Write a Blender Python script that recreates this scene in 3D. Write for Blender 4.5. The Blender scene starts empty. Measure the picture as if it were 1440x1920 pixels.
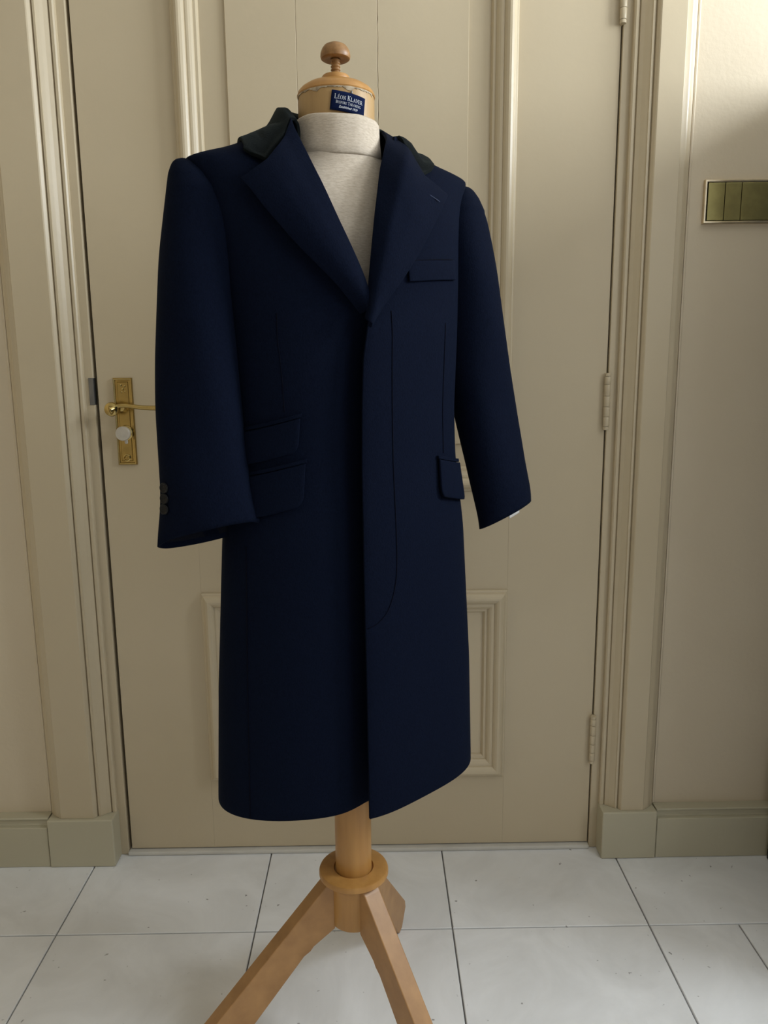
import bpy, bmesh, math, random
from mathutils import Vector, Matrix

random.seed(7)
scene = bpy.context.scene
COL = scene.collection
PI = math.pi

# ------------------------------------------------------------------ camera
cam_d = bpy.data.cameras.new('camera')
cam = bpy.data.objects.new('camera', cam_d)
COL.objects.link(cam)
right = Vector((0.99988, -0.01222, -0.0091)).normalized()
back = Vector((-0.0104, -0.98350, 0.18080))
back = (back - right * back.dot(right)).normalized()
up = back.cross(right)
cam.matrix_world = Matrix(((right.x, up.x, back.x, 0.0),
                           (right.y, up.y, back.y, 0.0),
                           (right.z, up.z, back.z, 1.2),
                           (0, 0, 0, 1)))
cam_d.sensor_fit = 'VERTICAL'
cam_d.sensor_height = 36.0
cam_d.lens = 36.0 * 1448.0 / 1920.0
cam_d.clip_start = 0.02
scene.camera = cam

# ------------------------------------------------------------------ world and light
world = bpy.data.worlds.new('world')
scene.world = world
world.use_nodes = True
bgn = world.node_tree.nodes['Background']
bgn.inputs['Color'].default_value = (0.75, 0.85, 1.0, 1)
bgn.inputs['Strength'].default_value = 0.3


def area(name, loc, target, sx, sy, power, color):
    d = bpy.data.lights.new(name, 'AREA')
    d.shape = 'RECTANGLE'
    d.size, d.size_y = sx, sy
    d.energy = power
    d.color = color
    o = bpy.data.objects.new(name, d)
    COL.objects.link(o)
    o.location = loc
    o.rotation_euler = (Vector(target) - Vector(loc)).to_track_quat('-Z', 'Y').to_euler()
    return o


# daylight entering the window in the right wall, close to the door wall
area('window_daylight', (1.93, 1.12, 2.02), (0.93, 1.12, 2.02), 0.85, 0.75, 58, (0.87, 0.94, 1.0))
# daylight entering the tall window further forward in the same wall
area('tall_window_daylight', (1.93, -0.40, 2.05), (0.93, -0.40, 2.05), 1.3, 1.15, 22, (0.92, 0.965, 1.0))
# daylight entering the shop window behind the camera
area('shop_window_daylight', (0.55, -2.52, 1.55), (0.55, 0.0, 1.55), 2.2, 1.9, 4, (0.90, 0.95, 1.0))

vs = scene.view_settings
vs.view_transform = 'Standard'
vs.look = 'None'
vs.gamma = 1.0
vs.exposure = 0.0
vs.use_curve_mapping = False

# ------------------------------------------------------------------ materials
MATS = {}


def new_mat(name):
    m = bpy.data.materials.new(name)
    m.use_nodes = True
    nt = m.node_tree
    return m, nt, nt.nodes['Principled BSDF']


def noise_col(nt, scale, c1, c2, lo=0.35, hi=0.65, detail=4, stretch=None, coord='Object', rough=0.55):
    tc = nt.nodes.new('ShaderNodeTexCoord')
    mp = nt.nodes.new('ShaderNodeMapping')
    nt.links.new(tc.outputs[coord], mp.inputs['Vector'])
    if stretch:
        mp.inputs['Scale'].default_value = stretch
    n = nt.nodes.new('ShaderNodeTexNoise')
    n.inputs['Scale'].default_value = scale
    n.inputs['Detail'].default_value = detail
    n.inputs['Roughness'].default_value = rough
    nt.links.new(mp.outputs['Vector'], n.inputs['Vector'])
    r = nt.nodes.new('ShaderNodeValToRGB')
    r.color_ramp.elements[0].position = lo
    r.color_ramp.elements[1].position = hi
    r.color_ramp.elements[0].color = (*c1, 1)
    r.color_ramp.elements[1].color = (*c2, 1)
    nt.links.new(n.outputs['Fac'], r.inputs['Fac'])
    return r, n, mp


def add_bump(nt, b, src, strength, dist):
    bp = nt.nodes.new('ShaderNodeBump')
    bp.inputs['Strength'].default_value = strength
    bp.inputs['Distance'].default_value = dist
    nt.links.new(src, bp.inputs['Height'])
    nt.links.new(bp.outputs['Normal'], b.inputs['Normal'])


def mat_paint(name, c1, c2, rough=0.42, scale=2.2, bump=0.12, bscale=60):
    m, nt, b = new_mat(name)
    r, n, mp = noise_col(nt, scale, c1, c2, 0.3, 0.7)
    nt.links.new(r.outputs['Color'], b.inputs['Base Color'])
    b.inputs['Roughness'].default_value = rough
    n2 = nt.nodes.new('ShaderNodeTexNoise')
    n2.inputs['Scale'].default_value = bscale
    n2.inputs['Detail'].default_value = 3
    nt.links.new(mp.outputs['Vector'], n2.inputs['Vector'])
    add_bump(nt, b, n2.outputs['Fac'], bump, 0.002)
    MATS[name] = m
    return m


def mat_wood(name, c1, c2, rough=0.35, stretch=(9, 9, 0.8), scale=6):
    m, nt, b = new_mat(name)
    r, n, mp = noise_col(nt, scale, c1, c2, 0.28, 0.72, 6, stretch)
    nt.links.new(r.outputs['Color'], b.inputs['Base Color'])
    b.inputs['Roughness'].default_value = rough
    add_bump(nt, b, n.outputs['Fac'], 0.08, 0.002)
    MATS[name] = m
    return m


def mat_cloth(name, c1, c2, scale, bump, sheen, tint, stretch=None, rough=0.9, dist=0.0015, srough=0.4):
    m, nt, b = new_mat(name)
    r, n, mp = noise_col(nt, scale, c1, c2, 0.3, 0.7, 3, stretch)
    nt.links.new(r.outputs['Color'], b.inputs['Base Color'])
    b.inputs['Roughness'].default_value = rough
    b.inputs['Specular IOR Level'].default_value = 0.06
    b.inputs['Sheen Weight'].default_value = sheen
    b.inputs['Sheen Roughness'].default_value = srough
    b.inputs['Sheen Tint'].default_value = (*tint, 1)
    add_bump(nt, b, n.outputs['Fac'], bump, dist)
    MATS[name] = m
    return m


def mat_plain(name, c, rough=0.5, metal=0.0):
    m, nt, b = new_mat(name)
    r, n, mp = noise_col(nt, 40, tuple(x * 0.9 for x in c), tuple(min(1, x * 1.08) for x in c))
    nt.links.new(r.outputs['Color'], b.inputs['Base Color'])
    b.inputs['Roughness'].default_value = rough
    b.inputs['Metallic'].default_value = metal
    MATS[name] = m
    return m


mat_paint('paint', (0.530, 0.442, 0.300), (0.560, 0.470, 0.323), 0.36)
mat_paint('plaster', (0.625, 0.53, 0.385), (0.655, 0.56, 0.415), 0.7, 3, 0.25, 90)
mat_paint('baseboard_paint', (0.47, 0.43, 0.31), (0.50, 0.46, 0.335), 0.4)
mat_paint('threshold_paint', (0.55, 0.53, 0.48), (0.62, 0.60, 0.55), 0.5, 9)
mat_paint('ceiling_white', (0.78, 0.76, 0.71), (0.80, 0.78, 0.73), 0.8)
mat_plain('dark_gap', (0.012, 0.010, 0.009), 0.9)
mat_plain('grout', (0.25, 0.24, 0.23), 0.9)
mat_wood('beech', (0.38, 0.180, 0.045), (0.48, 0.250, 0.070), 0.36)
mat_wood('beech_leg', (0.33, 0.168, 0.060), (0.44, 0.238, 0.090), 0.4, (3, 3, 3), 9)
mat_wood('knob_wood', (0.20, 0.095, 0.028), (0.34, 0.175, 0.060), 0.42, (30, 30, 30), 4)
mat_wood('neck_wood', (0.34, 0.20, 0.075), (0.45, 0.29, 0.12), 0.45)
mat_wood('torn_paper', (0.20, 0.14, 0.08), (0.58, 0.48, 0.34), 0.85, (18, 18, 18), 5)
mat_cloth('navy_wool', (0.0015, 0.0031, 0.0098), (0.0031, 0.0059, 0.0168), 520, 0.3, 0.008, (0.15, 0.42, 0.9), (1, 1, 0.6))
mat_cloth('velvet', (0.0030, 0.0042, 0.0046), (0.006, 0.0078, 0.0082), 500, 0.4, 0.06, (0.5, 0.65, 0.65))
mat_cloth('lining', (0.004, 0.005, 0.010), (0.006, 0.007, 0.014), 200, 0.2, 0.0, (1, 1, 1), None, 0.5)
mat_cloth('seam_thread', (0.002, 0.0025, 0.007), (0.003, 0.004, 0.010), 200, 0.2, 0.0, (1, 1, 1))
mat_cloth('light_stitch', (0.035, 0.045, 0.075), (0.05, 0.06, 0.10), 400, 0.3, 0.0, (1, 1, 1))
mat_cloth('cream_knit', (0.49, 0.415, 0.325), (0.62, 0.54, 0.44), 150, 0.25, 0.12, (1, 0.95, 0.9), (1, 1, 3.6), 0.95, 0.002)
mat_cloth('cream_lining', (0.55, 0.53, 0.50), (0.65, 0.63, 0.60), 130, 0.3, 0.0, (1, 1, 1))
mat_cloth('label_blue', (0.0035, 0.0075, 0.034), (0.006, 0.012, 0.048), 900, 0.4, 0.05, (0.5, 0.6, 1))
mat_cloth('label_thread', (0.55, 0.57, 0.62), (0.70, 0.72, 0.76), 900, 0.2, 0.0, (1, 1, 1))
mat_plain('brass', (0.46, 0.34, 0.13), 0.2, 1.0)
mat_plain('satin_brass', (0.40, 0.35, 0.145), 0.38, 1.0)
mat_plain('nickel_frame', (0.72, 0.62, 0.45), 0.3, 1.0)
mat_plain('steel', (0.20, 0.20, 0.20), 0.4, 0.9)
mat_plain('white_enamel', (0.55, 0.50, 0.42), 0.35)
mat_plain('black_lacquer', (0.010, 0.009, 0.009), 0.35)
mat_plain('button_horn', (0.006, 0.006, 0.007), 0.4)
MATS['button_horn'].node_tree.nodes['Principled BSDF'].inputs['Specular IOR Level'].default_value = 0.2
mat_plain('white_frame', (0.75, 0.74, 0.70), 0.4)


def mat_tile():
    m, nt, b = new_mat('marble')
    oi = nt.nodes.new('ShaderNodeObjectInfo')
    tc = nt.nodes.new('ShaderNodeTexCoord')
    add = nt.nodes.new('ShaderNodeVectorMath')
    add.operation = 'ADD'
    sc = nt.nodes.new('ShaderNodeVectorMath')
    sc.operation = 'SCALE'
    sc.inputs['Scale'].default_value = 17.0
    cmb = nt.nodes.new('ShaderNodeCombineXYZ')
    nt.links.new(oi.outputs['Random'], cmb.inputs[0])
    nt.links.new(oi.outputs['Random'], cmb.inputs[1])
    nt.links.new(cmb.outputs[0], sc.inputs[0])
    nt.links.new(tc.outputs['Object'], add.inputs[0])
    nt.links.new(sc.outputs[0], add.inputs[1])
    n = nt.nodes.new('ShaderNodeTexNoise')
    n.inputs['Scale'].default_value = 5.0
    n.inputs['Detail'].default_value = 7
    n.inputs['Roughness'].default_value = 0.6
    n.inputs['Distortion'].default_value = 0.8
    nt.links.new(add.outputs[0], n.inputs['Vector'])
    r = nt.nodes.new('ShaderNodeValToRGB')
    r.color_ramp.elements[0].position = 0.3
    r.color_ramp.elements[1].position = 0.68
    r.color_ramp.elements[0].color = (0.69, 0.69, 0.685, 1)
    r.color_ramp.elements[1].color = (0.83, 0.835, 0.84, 1)
    nt.links.new(n.outputs['Fac'], r.inputs['Fac'])
    # small dark specks
    v = nt.nodes.new('ShaderNodeTexNoise')
    v.inputs['Scale'].default_value = 55
    v.inputs['Detail'].default_value = 2
    nt.links.new(add.outputs[0], v.inputs['Vector'])
    r2 = nt.nodes.new('ShaderNodeValToRGB')
    r2.color_ramp.elements[0].position = 0.24
    r2.color_ramp.elements[1].position = 0.285
    r2.color_ramp.elements[0].color = (0.35, 0.34, 0.33, 1)
    r2.color_ramp.elements[1].color = (1, 1, 1, 1)
    nt.links.new(v.outputs['Fac'], r2.inputs['Fac'])
    mx = nt.nodes.new('ShaderNodeMix')
    mx.data_type = 'RGBA'
    mx.blend_type = 'MULTIPLY'
    mx.inputs['Factor'].default_value = 1.0
    nt.links.new(r.outputs['Color'], mx.inputs['A'])
    nt.links.new(r2.outputs['Color'], mx.inputs['B'])
    nt.links.new(mx.outputs['Result'], b.inputs['Base Color'])
    b.inputs['Roughness'].default_value = 0.42
    add_bump(nt, b, n.outputs['Fac'], 0.05, 0.002)
    MATS['marble'] = m


mat_tile()


def mat_glass():
    m, nt, b = new_mat('window_glass')
    b.inputs['Base Color'].default_value = (0.9, 0.95, 1, 1)
    b.inputs['Roughness'].default_value = 0.02
    b.inputs['Transmission Weight'].default_value = 1.0
    b.inputs['IOR'].default_value = 1.02
    MATS['window_glass'] = m


mat_glass()

# ------------------------------------------------------------------ helpers


def link(name, me, mat, parent=None, smooth=False):
    o = bpy.data.objects.new(name, me)
    COL.objects.link(o)
    if mat and not me.materials:
        me.materials.append(MATS[mat])
    if smooth:
        for p in me.polygons:
            p.use_smooth = True
    if parent:
        o.parent = parent
    return o


def mesh(name, vs_, fs, mat, parent=None, smooth=False):
    me = bpy.data.meshes.new(name)
    me.from_pydata([tuple(v) for v in vs_], [], fs)
    bm = bmesh.new()
    bm.from_mesh(me)
    bmesh.ops.recalc_face_normals(bm, faces=bm.faces)
    bm.to_mesh(me)
    bm.free()
    return link(name, me, mat, parent, smooth)


def box_data(x0, x1, y0, y1, z0, z1):
    v = [(x0, y0, z0), (x1, y0, z0), (x1, y1, z0), (x0, y1, z0), (x0, y0, z1), (x1, y0, z1), (x1, y1, z1), (x0, y1, z1)]
    f = [(0, 3, 2, 1), (4, 5, 6, 7), (0, 1, 5, 4), (1, 2, 6, 5), (2, 3, 7, 6), (3, 0, 4, 7)]
    return v, f


def boxes(name, lst, mat, parent=None, bevel=0.0, seg=2):
    V, F = [], []
    for b in lst:
        v, f = box_data(*b)
        n = len(V)
        V += v
        F += [tuple(i + n for i in q) for q in f]
    o = mesh(name, V, F, mat, parent)
    if bevel:
        md = o.modifiers.new('bevel', 'BEVEL')
        md.width = bevel
        md.segments = seg
        md.limit_method = 'ANGLE'
    return o


def box(name, x0, x1, y0, y1, z0, z1, mat, parent=None, bevel=0.0, seg=2):
    return boxes(name, [(x0, x1, y0, y1, z0, z1)], mat, parent, bevel, seg)


def lathe(name, prof, mat, parent=None, loc=(0, 0, 0), n=48, axis='Z', smooth=True):
    V, F = [], []
    for r, h in prof:
        for k in range(n):
            a = 2 * PI * k / n
            if axis == 'Z':
                V.append((loc[0] + r * math.cos(a), loc[1] + r * math.sin(a), loc[2] + h))
            elif axis == 'Y':
                V.append((loc[0] + r * math.cos(a), loc[1] + h, loc[2] + r * math.sin(a)))
            else:
                V.append((loc[0] + h, loc[1] + r * math.cos(a), loc[2] + r * math.sin(a)))
    for i in range(len(prof) - 1):
        for k in range(n):
            F.append((i * n + k, i * n + (k + 1) % n, (i + 1) * n + (k + 1) % n, (i + 1) * n + k))
    F.append(tuple(range(n)))
    F.append(tuple((len(prof) - 1) * n + k for k in range(n)))
    o = mesh(name, V, F, mat, parent, smooth)
    if smooth:
        md = o.modifiers.new('edges', 'EDGE_SPLIT')
        md.split_angle = math.radians(38)
    return o


def tube(name, pts, rads, mat, parent=None, n=14, flat=1.0):
    """swept tube along pts (vectors), radius list, flat = vertical squash"""
    P = [Vector(p) for p in pts]
    V, F = [], []
    for i, p in enumerate(P):
        t = (P[min(i + 1, len(P) - 1)] - P[max(i - 1, 0)]).normalized()
        s = t.cross(Vector((0, 0, 1)))
        if s.length < 1e-4:
            s = Vector((1, 0, 0))
        s.normalize()
        u = s.cross(t).normalized()
        for k in range(n):
            a = 2 * PI * k / n
            V.append(p + s * math.cos(a) * rads[i] + u * math.sin(a) * rads[i] * flat)
    for i in range(len(P) - 1):
        for k in range(n):
            F.append((i * n + k, i * n + (k + 1) % n, (i + 1) * n + (k + 1) % n, (i + 1) * n + k))
    F.append(tuple(range(n)))
    F.append(tuple((len(P) - 1) * n + k for k in range(n)))
    return mesh(name, V, F, mat, parent, True)


def grid_mesh(name, rows, mat, parent=None, closed=False, smooth=True):
    V, F = [], []
    nr, nc = len(rows), len(rows[0])
    for r in rows:
        V += [tuple(p) for p in r]
    for i in range(nr - 1):
        for j in range(nc if closed else nc - 1):
            F.append((i * nc + j, i * nc + (j + 1) % nc, (i + 1) * nc + (j + 1) % nc, (i + 1) * nc + j))
    return mesh(name, V, F, mat, parent, smooth)


def empty(name, loc=(0, 0, 0), rz=0):
    o = bpy.data.objects.new(name, None)
    COL.objects.link(o)
    o.location = loc
    o.rotation_euler = (0, 0, rz)
    o.empty_display_size = 0.1
    return o


def tag(o, label, cat, group=None):
    o['label'] = label
    o['category'] = cat
    if group:
        o['group'] = group
    return o


def struct(o, label=None, cat=None):
    o['kind'] = 'structure'
    if label:
        o['label'] = label
    if cat:
        o['category'] = cat
    return o


def interp(tab, x):
    if x <= tab[0][0]:
        return tab[0][1]
    for i in range(len(tab) - 1):
        if x <= tab[i + 1][0]:
            t = (x - tab[i][0]) / (tab[i + 1][0] - tab[i][0])
            return tab[i][1] * (1 - t) + tab[i + 1][1] * t
    return tab[-1][1]


def poly_at(pts, t):
    """point at fraction t of arc length along a polyline"""
    P = [Vector(p) for p in pts]
    L = [0.0]
    for i in range(len(P) - 1):
        L.append(L[-1] + (P[i + 1] - P[i]).length)
    d = t * L[-1]
    for i in range(len(P) - 1):
        if d <= L[i + 1] + 1e-9:
            k = (d - L[i]) / max(1e-9, L[i + 1] - L[i])
            return P[i].lerp(P[i + 1], k)
    return P[-1]


def smooth_pts(pts, n=40):
    """Catmull-Rom resample"""
    P = [Vector(p) for p in pts]
    P = [P[0] * 2 - P[1]] + P + [P[-1] * 2 - P[-2]]
    out = []
    m = len(P) - 3
    for i in range(n + 1):
        x = i / n * m
        k = min(int(x), m - 1)
        t = x - k
        a, b, c, d = P[k], P[k + 1], P[k + 2], P[k + 3]
        out.append(0.5 * ((2 * b) + (c - a) * t + (2 * a - 5 * b + 4 * c - d) * t * t + (3 * b - 3 * c + d - a) * t ** 3))
    return out


# ------------------------------------------------------------------ the room
YD = 1.78            # face of the door
XL, XR = -1.9, 2.0   # side walls
YB = -2.6            # wall behind the camera
ZC = 2.95
WY = 1.766           # plaster face of the door wall

# floor: bed plus single tiles
floor = struct(box('floor', XL, XR, YB, 2.0, -0.06, -0.006, 'grout'), 'pale grey marble tiled floor with thin dark joints', 'floor')
TS, GAP = 0.431, 0.0032
tile_me = {}


def tile(x0, x1, y0, y1):
    w, h = round(x1 - x0, 4), round(y1 - y0, 4)
    if (w, h) not in tile_me:
        e = 0.0012
        me = bpy.data.meshes.new('tile')
        a, b = w / 2 - GAP / 2, h / 2 - GAP / 2
        v = [(-a, -b, -0.008), (a, -b, -0.008), (a, b, -0.008), (-a, b, -0.008),
             (-a, -b, -e), (a, -b, -e), (a, b, -e), (-a, b, -e),
             (-a + e, -b + e, 0), (a - e, -b + e, 0), (a - e, b - e, 0), (-a + e, b - e, 0)]
        f = [(0, 1, 5, 4), (1, 2, 6, 5), (2, 3, 7, 6), (3, 0, 4, 7), (4, 5, 9, 8), (5, 6, 10, 9), (6, 7, 11, 10), (7, 4, 8, 11), (8, 9, 10, 11)]
        me.from_pydata(v, [], f)
        me.materials.append(MATS['marble'])
        tile_me[(w, h)] = me
    o = bpy.data.objects.new('tile', tile_me[(w, h)])
    COL.objects.link(o)
    o.location = ((x0 + x1) / 2, (y0 + y1) / 2, random.uniform(-0.0004, 0.0))
    o.parent = floor
    return o


TX0 = -0.705
ROW0 = 1.492
j = 0
y1 = 1.815
y0 = ROW0
while y1 > YB + 0.01:
    xs = [TX0 + TS * k for k in range(-3, 7)]
    xs = [x for x in xs if XL < x < XR]
    if j >= 1:           # rows in front of the door row have a cut tile on the right
        xs = [x for x in xs if x < 0.6] + [0.784 + TS * k for k in range(0, 3)]
    xs = [XL] + xs + [XR]
    for k in range(len(xs) - 1):
        if xs[k + 1] - xs[k] > 0.02:
            tile(xs[k], xs[k + 1], y0, y1)
    y1 = y0
    y0 = max(YB, y0 - TS)
    j += 1

struct(box('ceiling', XL, XR, YB, 2.0, ZC, ZC + 0.05, 'ceiling_white'), 'plain white ceiling', 'ceiling')
# door wall with opening
DX0, DX1, DTOP = -0.6545, 0.5520, 2.42
struct(boxes('wall_back', [(XL, DX0, WY, 2.0, 0, ZC), (DX1, XR, WY, 2.0, 0, ZC), (DX0, DX1, WY, 2.0, DTOP, ZC)], 'plaster'),
       'cream plaster wall around the panelled door', 'wall')
struct(box('wall_left', XL - 0.1, XL, YB, 2.0, 0, ZC, 'plaster'), 'cream plaster wall on the left', 'wall')
# right wall with window opening
WY0, WY1, WZ0, WZ1 = 0.66, 1.58, 1.60, 2.44
TY0, TY1, TZ0, TZ1 = -1.10, 0.30, 1.42, 2.68
XW = XR + 0.16
struct(boxes('wall_right', [(XR, XW, YB, TY0, 0, ZC), (XR, XW, TY1, WY0, 0, ZC), (XR, XW, WY1, 2.0, 0, ZC), (XR, XW, WY0, WY1, 0, WZ0), (XR, XW, WY0, WY1, WZ1, ZC),
                            (XR, XW, TY0, TY1, 0, TZ0), (XR, XW, TY0, TY1, TZ1, ZC)], 'plaster'), 'cream plaster wall with a high and a tall window', 'wall')
BX0, BX1, BZ0, BZ1 = -0.65, 1.75, 0.5, 2.6
struct(boxes('wall_front', [(XL, BX0, YB - 0.16, YB, 0, ZC), (BX1, XR, YB - 0.16, YB, 0, ZC), (BX0, BX1, YB - 0.16, YB, 0, BZ0),
                            (BX0, BX1, YB - 0.16, YB, BZ1, ZC)], 'plaster'), 'cream plaster wall with the shop window', 'wall')


def window(name, label, axis, a0, a1, z0, z1, p):
    w = empty(name, ((p, (a0 + a1) / 2, z0) if axis == 'X' else ((a0 + a1) / 2, p, z0)))
    struct(w, label, 'window')
    t = 0.05
    L = [(a0, a0 + t, z0, z1), (a1 - t, a1, z0, z1), (a0 + t, a1 - t, z0, z0 + t), (a0 + t, a1 - t, z1 - t, z1)]
    lx, ly, lz = w.location
    for (b0, b1, c0, c1) in L:
        if axis == 'X':
            box('window_frame', -0.03, 0.03, b0 - ly, b1 - ly, c0 - lz, c1 - lz, 'white_frame', w)
        else:
            box('window_frame', b0 - lx, b1 - lx, -0.03, 0.03, c0 - lz, c1 - lz, 'white_frame', w)
    if axis == 'X':
        box('pane', -0.004, 0.004, a0 + t - ly, a1 - t - ly, t, z1 - z0 - t, 'window_glass', w)
    else:
        box('pane', a0 + t - lx, a1 - t - lx, -0.004, 0.004, t, z1 - z0 - t, 'window_glass', w)


window('window_1', 'white framed high window in the right wall', 'X', WY0, WY1, WZ0, WZ1, XR + 0.08)
window('window_3', 'white framed tall window in the right wall', 'X', TY0, TY1, TZ0, TZ1, XR + 0.08)
window('window_2', 'white framed shop window behind the viewer', 'Y', BX0, BX1, BZ0, BZ1, YB - 0.08)

# door frame (jambs flush with the door face)
frame = struct(empty('trim_1', (0, YD, 0)), 'cream painted door frame with dark gap at its left', 'trim')
box('jamb', DX0, -0.6345, -0.006, 0.12, 0, DTOP, 'paint', frame, 0.0015)
box('jamb', 0.5315, DX1, -0.006, 0.12, 0, DTOP, 'paint', frame, 0.0015)
box('head_jamb', -0.6345, 0.5315, -0.006, 0.12, 2.395, DTOP, 'paint', frame, 0.0015)
box('rebate', -0.6345, 0.5315, 0.047, 0.06, 0.0, 2.395, 'dark_gap', frame)
sp = box('strike_plate', -0.6450, -0.6338, -0.0078, 0.010, 1.128, 1.188, 'steel', frame, 0.0008)
sp['label'] = 'dull steel strike plate'

# threshold
th = struct(box('trim_2', -0.6345, 0.5315, YD - 0.014, YD + 0.10, 0.0, 0.010, 'threshold_paint', None, 0.003), 'worn whitish threshold strip under the door', 'trim')


def extrude_profile(name, prof, x0, sgn, z0, z1, mat, parent):
    """vertical moulding: prof = (distance from inner edge, projection in front of door face)"""
    V, F = [], []
    for z in (z0, z1):
        for s, p in prof:
            V.append((x0 + sgn * s, -p, z))
    n = len(prof)
    for i in range(n - 1):
        F.append((i, i + 1, n + i + 1, n + i))
    F.append((n - 1, 0, n, 2 * n - 1))
    F.append(tuple(range(n)))
    F.append(tuple(range(n, 2 * n)))
    return mesh(name, V, F, mat, parent)


def casing(name, x0, sgn, wfield, wouter, label, pl_x1):
    t = struct(empty(name, (0, YD, 0)), label, 'trim')
    inner = [(0.0, -0.004), (0.0, 0.017), (0.003, 0.020), (0.0085, 0.020), (0.0095, 0.0145), (0.0115, 0.0145), (0.0125, 0.0195), (0.020, 0.0245), (0.026, 0.030),
             (0.0315, 0.0345), (0.0325, 0.0370), (0.0370, 0.0370), (0.0380, 0.0315), (0.0400, 0.0315), (0.0410, 0.0380), (0.0455, 0.0440), (0.0480, 0.0455)]
    f0 = 0.048
    f1 = f0 + wfield
    fieldp = [(f0, 0.0455), (f0, 0.0455), (f1, 0.0455), (f1, -0.004), (f0, -0.004)]
    w = wouter
    outer = [(f1, 0.0455), (f1 + 0.002, 0.0430), (f1 + 0.22 * w, 0.0420), (f1 + 0.25 * w, 0.0385), (f1 + 0.45 * w, 0.0375), (f1 + 0.48 * w, 0.0345),
             (f1 + 0.6 * w, 0.0330), (f1 + 0.8 * w, 0.0270), (f1 + 0.97 * w, 0.0235), (f1 + w, 0.0215), (f1 + w, -0.004), (f1, -0.004)]
    z0, z1 = 0.126, 2.50
    extrude_profile('inner_moulding', inner + [(0.048, -0.004)], x0, sgn, z0, z1, 'paint', t)
    extrude_profile('flat_board', fieldp[1:], x0, sgn, z0, z1, 'paint', t)
    extrude_profile('outer_moulding', outer, x0, sgn, z0, z1, 'paint', t)
    # painted caulk strip against the plaster
    extrude_profile('caulk_bead', [(f1 + w + 0.0022, 0.0135), (f1 + w + 0.003, 0.0175), (f1 + w + 0.006, 0.018), (f1 + w + 0.0085, 0.0165), (f1 + w + 0.0085, 0.0135)],
                    x0, sgn, 0.13, 2.5, 'plaster', t)
    xa, xb = sorted((x0 - sgn * 0.001, pl_x1))
    box('plinth_block', xa, xb, -0.055, -0.004, 0.0, 0.1255, 'baseboard_paint', t, 0.003)
    return t


casing('trim_3', DX0 + 0.0015, -1, 0.079, 0.031, 'cream moulded door casing left of the door', -0.812)
casing('trim_4', DX1 - 0.0015, 1, 0.052, 0.030, 'cream moulded door casing right of the door', 0.684)
hd = struct(empty('trim_5', (0, YD, 0)), 'cream head casing over the door', 'trim')
box('flat_board', -0.83, 0.70, -0.046, -0.004, 2.50, 2.62, 'paint', hd, 0.003)


def baseboard(name, x0, x1, label):
    b = struct(empty(name, (0, YD, 0)), label, 'baseboard')
    box('board', x0, x1, -0.052, -0.014, 0.0, 0.106, 'baseboard_paint', b, 0.002)
    V, F = [], []
    prof = [(-0.014, 0.106), (-0.042, 0.106), (-0.042, 0.108), (-0.039, 0.110), (-0.0375, 0.117), (-0.040, 0.1205), (-0.0435, 0.1225), (-0.0440, 0.1255), (-0.0420, 0.127), (-0.014, 0.127)]
    for x in (x0, x1):
        for y, z in prof:
            V.append((x, y, z))
    n = len(prof)
    for i in range(n):
        F.append((i, (i + 1) % n, n + (i + 1) % n, n + i))
    F += [tuple(range(n)), tuple(range(n, 2 * n))]
    mesh('cap_moulding', V, F, 'baseboard_paint', b)


baseboard('baseboard_left', XL, -0.8135, 'olive cream baseboard left of the door')
baseboard('baseboard_right', 0.6855, XR, 'olive cream baseboard right of the door')

# ------------------------------------------------------------------ the door
door = struct(empty('door_1', (0, YD, 0)), 'cream panelled wooden door with brass lever handle', 'door')
EX0, EX1 = -0.6275, 0.5285
PX0, PX1 = -0.4185, 0.3120
DB, DT = 0.013, 2.392
Z1a, Z1b = 0.199, 0.681    # lower panel
Z2a, Z2b = 0.921, 2.20     # upper panel
g = 0.00004
box('stile', EX0, PX0 - g, 0, 0.042, DB, DT, 'paint', door, 0.0004)
box('stile', PX1 + g, EX1, 0, 0.042, DB, DT, 'paint', door, 0.0004)
box('rail', PX0 + g, PX1 - g, 0.0002, 0.042, DB, Z1a + 0.02, 'paint', door, 0.0003)
box('rail', PX0 + g, PX1 - g, 0.0002, 0.042, Z1b - 0.02, Z2a + 0.02, 'paint', door, 0.0003)
box('rail', PX0 + g, PX1 - g, 0.0002, 0.042, Z2b - 0.02, DT, 'paint', door, 0.0003)

MOULD = [(0.0, -0.001), (0.0, 0.005), (0.002, 0.0075), (0.005, 0.0085), (0.0075, 0.0145), (0.0120, 0.0200), (0.0170, 0.0225), (0.0215, 0.0222),
         (0.0265, 0.0195), (0.0305, 0.0155), (0.0315, 0.0125), (0.0345, 0.0128), (0.0385, 0.0120), (0.0430, 0.0090), (0.0465, 0.0050), (0.0475, 0.0020),
         (0.0530, 0.0015), (0.0560, -0.0030), (0.0575, -0.0080)]


def panel_frame(x0, x1, z0, z1):
    n = len(MOULD)
    cs = [(x0, z0, 1, 1), (x1, z0, -1, 1), (x1, z1, -1, -1), (x0, z1, 1, -1)]
    for k in range(4):
        a, b = cs[k], cs[(k + 1) % 4]
        V, F = [], []
        for c in (a, b):
            for s, p in MOULD:
                V.append((c[0] + c[2] * s, -p, c[1] + c[3] * s))
        for i in range(n - 1):
            F.append((i, i + 1, n + i + 1, n + i))
        mesh('panel_moulding', V, F, 'paint', door)


panel_frame(PX0, PX1, Z1a, Z1b)
panel_frame(PX0, PX1, Z2a, Z2b)
box('panel', PX0 + 0.05, PX1 - 0.05, 0.0075, 0.03, Z1a + 0.05, Z1b - 0.05, 'paint', door)
box('panel', PX0 + 0.05, PX1 - 0.05, 0.0075, 0.03, Z2a + 0.05, Z2b - 0.05, 'paint', door)
# raised fields: the upper one is made of three boards with hairline joints
cut = [-0.3060, -0.1572, 0.0143, 0.2075]


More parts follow.
